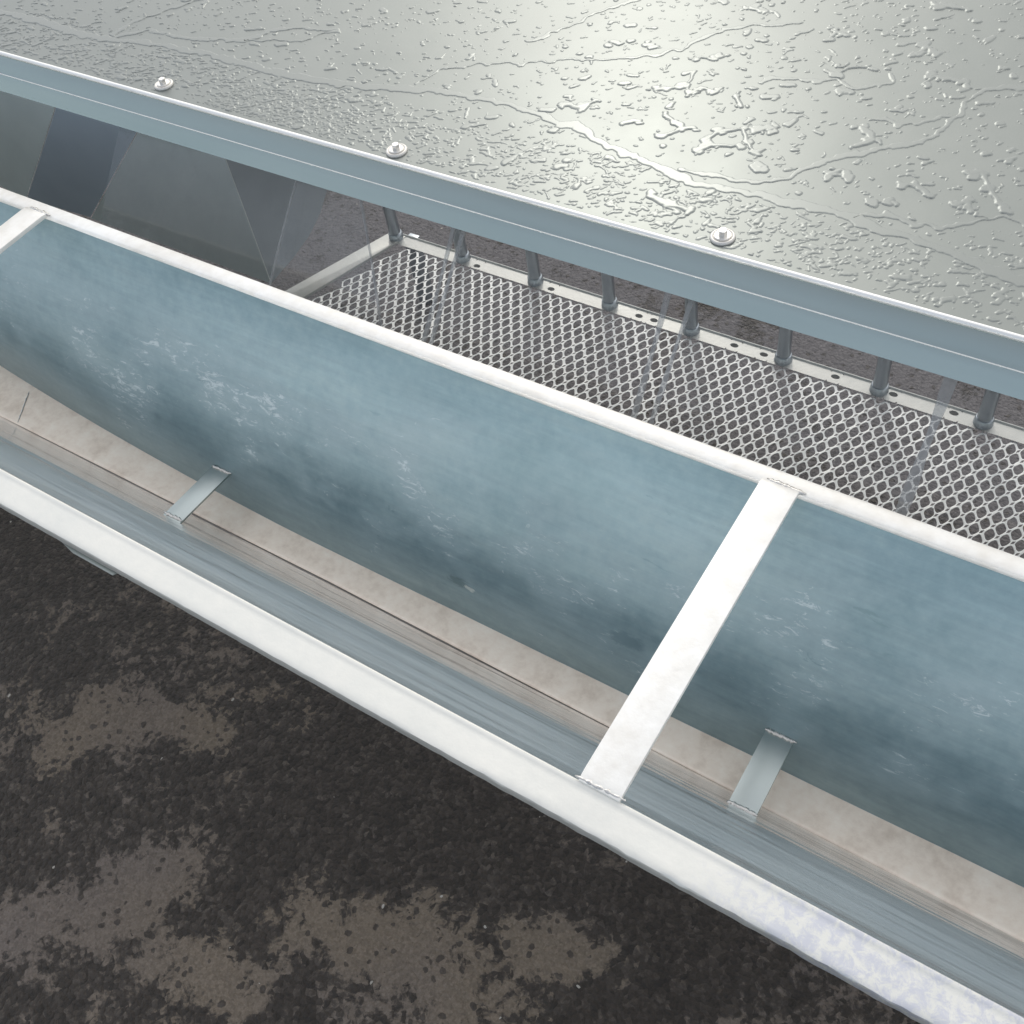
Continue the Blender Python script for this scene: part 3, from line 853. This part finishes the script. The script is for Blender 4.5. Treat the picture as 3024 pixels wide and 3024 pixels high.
def smooth_noise(lam, seed):
    """value noise on the lid grid with feature size lam (metres)"""
    r_ = np.random.default_rng(seed)
    gw, gh = int((RX1 - RX0) / lam) + 4, int((RY1 - RY0) / lam) + 4
    base = r_.normal(0, 1, (gh, gw)).astype(np.float32)
    fx = (gx - RX0) / lam; fy = (gy - RY0) / lam
    ix, iy = fx.astype(int), fy.astype(int)
    tx, ty = fx - ix, fy - iy
    tx = tx * tx * (3 - 2 * tx); ty = ty * ty * (3 - 2 * ty)
    r0 = base[iy][:, ix] * (1 - tx) + base[iy][:, ix + 1] * tx
    r1 = base[iy + 1][:, ix] * (1 - tx) + base[iy + 1][:, ix + 1] * tx
    return r0 * (1 - ty)[:, None] + r1 * ty[:, None]

wx = smooth_noise(0.012, 1) * 0.0016 + smooth_noise(0.005, 2) * 0.0007
wy = smooth_noise(0.012, 3) * 0.0016 + smooth_noise(0.005, 4) * 0.0007
H = np.zeros((ny, nx), np.float32)

def stroke(Hm, p, q, r0, r1, cap=0.0009, warp=1.0):
    """ridge of water from p to q, half-width r0 to r1, rounded at the rim and flat on top when wide"""
    rm = max(r0, r1) + 0.008
    i0 = max(0, int((min(p[0], q[0]) - rm - RX0) / DG)); i1 = min(nx, int((max(p[0], q[0]) + rm - RX0) / DG) + 1)
    j0 = max(0, int((min(p[1], q[1]) - rm - RY0) / DG)); j1 = min(ny, int((max(p[1], q[1]) + rm - RY0) / DG) + 1)
    if i1 <= i0 or j1 <= j0:
        return
    X_ = gx[i0:i1][None, :] + wx[j0:j1, i0:i1] * warp
    Y_ = gy[j0:j1][:, None] + wy[j0:j1, i0:i1] * warp
    dx, dy = q[0] - p[0], q[1] - p[1]
    l2 = dx * dx + dy * dy + 1e-12
    t = np.clip(((X_ - p[0]) * dx + (Y_ - p[1]) * dy) / l2, 0, 1)
    r_ = r0 + (r1 - r0) * t
    d = np.sqrt((X_ - p[0] - t * dx) ** 2 + (Y_ - p[1] - t * dy) ** 2)
    e = np.clip(r_ - d, 0, None)                 # distance in from the waterline
    u = np.minimum(1, e / (2.3 * cap))
    h = cap * (1 - (1 - u) ** 3) * np.minimum(1, r_ / 0.0012)
    np.maximum(Hm[j0:j1, i0:i1], h, out=Hm[j0:j1, i0:i1])

RIV = dict(MAIN=(MAIN, 0.0062), R2=(R2, 0.0038), R2B=(R2B, 0.0044), R2C=(R2C, 0.0024), R3=(R3, 0.0028), R4=(R4, 0.0036), R5=(R5, 0.0032), R6=(R6, 0.0036), R7=(R7, 0.0034), R8=(R8, 0.0028))
fields = {}
block = np.zeros((ny, nx), bool)
for k, (pts, w) in RIV.items():
    Hr = np.zeros((ny, nx), np.float32)
    r_ = random.Random(k)
    ws_ = [w * (1 + r_.uniform(-0.3, 0.35)) for _ in pts]
    for a in range(len(pts) - 1):
        stroke(Hr, pts[a], pts[a + 1], ws_[a], ws_[a + 1], 0.0008, 1.3)
    fields[k] = Hr
    B = np.zeros((ny, nx), np.float32)
    for a in range(len(pts) - 1):
        stroke(B, pts[a], pts[a + 1], w + 0.0035, w + 0.0035)
    block |= B > 0

for poly in BLOBS:
    w0 = random.uniform(0.0046, 0.0068)
    ws_ = [w0 * random.uniform(0.35, 0.9) for _ in poly]
    for a in range(len(poly) - 1):
        stroke(H, poly[a], poly[a + 1], ws_[a], ws_[a + 1], 0.0014, 0.8)
for poly in BLOBS:
    for (x, y) in poly:
        for _ in range(3):
            a = rng.uniform(0, 2 * math.pi)
            r_ = rng.uniform(0.0024, 0.0070)
            d_ = rng.uniform(0.0, 0.006)
            c_ = (x + d_ * math.cos(a) * 1.5, y + d_ * math.sin(a))
            stroke(H, c_, (c_[0] + rng.normal(0, 0.002), c_[1] + rng.normal(0, 0.002)), r_, r_ * rng.uniform(0.6, 1), 0.0013, 1.0)
big_block = H > 0
def drop(rmin, rmax, long_, pw, ymax=1.42, xa=RX0, xb=RX1):
    r_ = rmin + (rmax - rmin) * rng.random() ** pw
    x = rng.uniform(xa, xb); y = rng.uniform(RY0, ymax)
    i, j = min(nx - 1, max(0, int((x - RX0) / DG))), min(ny - 1, int((y - RY0) / DG))
    if block[j, i] or (r_ > 0.0018 and big_block[j, i]):
        return
    an = rng.normal(0.45, 0.5)
    ln = r_ * long_ * rng.random() ** 1.8
    wp_ = 0.35 + 0.5 * min(1, r_ / 0.004)
    p = (x, y); q = (x + ln * math.cos(an), y + ln * math.sin(an))
    stroke(H, p, q, r_, r_ * rng.uniform(0.45, 1.0), 0.0004 + 0.16 * r_, wp_)
    if rng.random() < 0.25:
        q2 = (q[0] + r_ * rng.normal(0, 1.8), q[1] + r_ * rng.normal(0, 1.8))
        stroke(H, q, q2, r_ * 0.7, r_ * 0.5, 0.0004 + 0.12 * r_, wp_)
for _ in range(1950):
    drop(0.0022, 0.0055, 3.0, 2.0)
for _ in range(5500):
    drop(0.0010, 0.0024, 3.0, 1.5)
for _ in range(3500):
    drop(0.0014, 0.0030, 4.0, 1.6, ymax=0.885)
for _ in range(900):
    drop(0.0011, 0.0016, 1.5, 1.0, ymax=0.85, xa=-1.08, xb=-0.86)
H[block & (H > 0)] *= 1.0
for Hr in fields.values():
    H[Hr > 0] = 0

def water_mesh(Hm, name):
    Hm[:2] = 0; Hm[-2:] = 0; Hm[:, :2] = 0; Hm[:, -2:] = 0
    inside = Hm > 0.00004
    cell = inside[:-1, :-1] | inside[1:, :-1] | inside[:-1, 1:] | inside[1:, 1:]
    jj, ii = np.nonzero(cell)
    ids = np.full((ny, nx), -1, np.int64)
    use = np.zeros((ny, nx), bool)
    for dj in (0, 1):
        for di in (0, 1):
            use[jj + dj, ii + di] = True
    vj, vi = np.nonzero(use)
    ids[vj, vi] = np.arange(len(vj))
    co = np.empty((len(vj), 3), np.float32)
    co[:, 0] = gx[vi]; co[:, 1] = gy[vj]
    hz = Hm[vj, vi]
    co[:, 2] = LZ + np.where(hz > 0.00004, hz, -0.0002)
    quads = np.stack([ids[jj, ii], ids[jj, ii + 1], ids[jj + 1, ii + 1], ids[jj + 1, ii]], 1).astype(np.int32)
    me = bpy.data.meshes.new(name)
    me.vertices.add(len(co)); me.vertices.foreach_set('co', co.ravel())
    me.loops.add(quads.size); me.loops.foreach_set('vertex_index', quads.ravel())
    me.polygons.add(len(quads)); me.polygons.foreach_set('loop_start', np.arange(len(quads), dtype=np.int32) * 4)
    me.update(calc_edges=True)
    me.polygons.foreach_set('use_smooth', np.ones(len(quads), bool))
    return link(name, me, M['water'])

wd = water_mesh(H, 'water_droplets')
wd['kind'] = 'stuff'
wd['label'] = 'countless beads and blobs of rain water lying on the grey metal lid'
wd['category'] = 'water'
RL = dict(MAIN='longest widest rivulet of water winding across the whole wet lid',
          R2='forked rivulet running along above the left end of the longest one',
          R2B='short steep rivulet at upper left leaving frame above the fork',
          R2C='thin lower loop of water beside the forked rivulet at upper left',
          R3='thin rivulet climbing through the bright sun patch on the lid',
          R4='rivulet that curves up to the right edge from the longest one',
          R5='thin wavy rivulet below right, just above the right end of the longest',
          R6='rivulet with fat bulb at its left end, right of the bright patch',
          R7='thin rivulet at the top edge of the lid above the bright patch',
          R8='short thin rivulet above the one that curves to the right edge')
for k, Hr in fields.items():
    o = water_mesh(Hr, 'water_rivulet')
    o['label'] = RL[k]
    o['category'] = 'rivulet'
    o['group'] = 'rivulets of rain water on the lid'
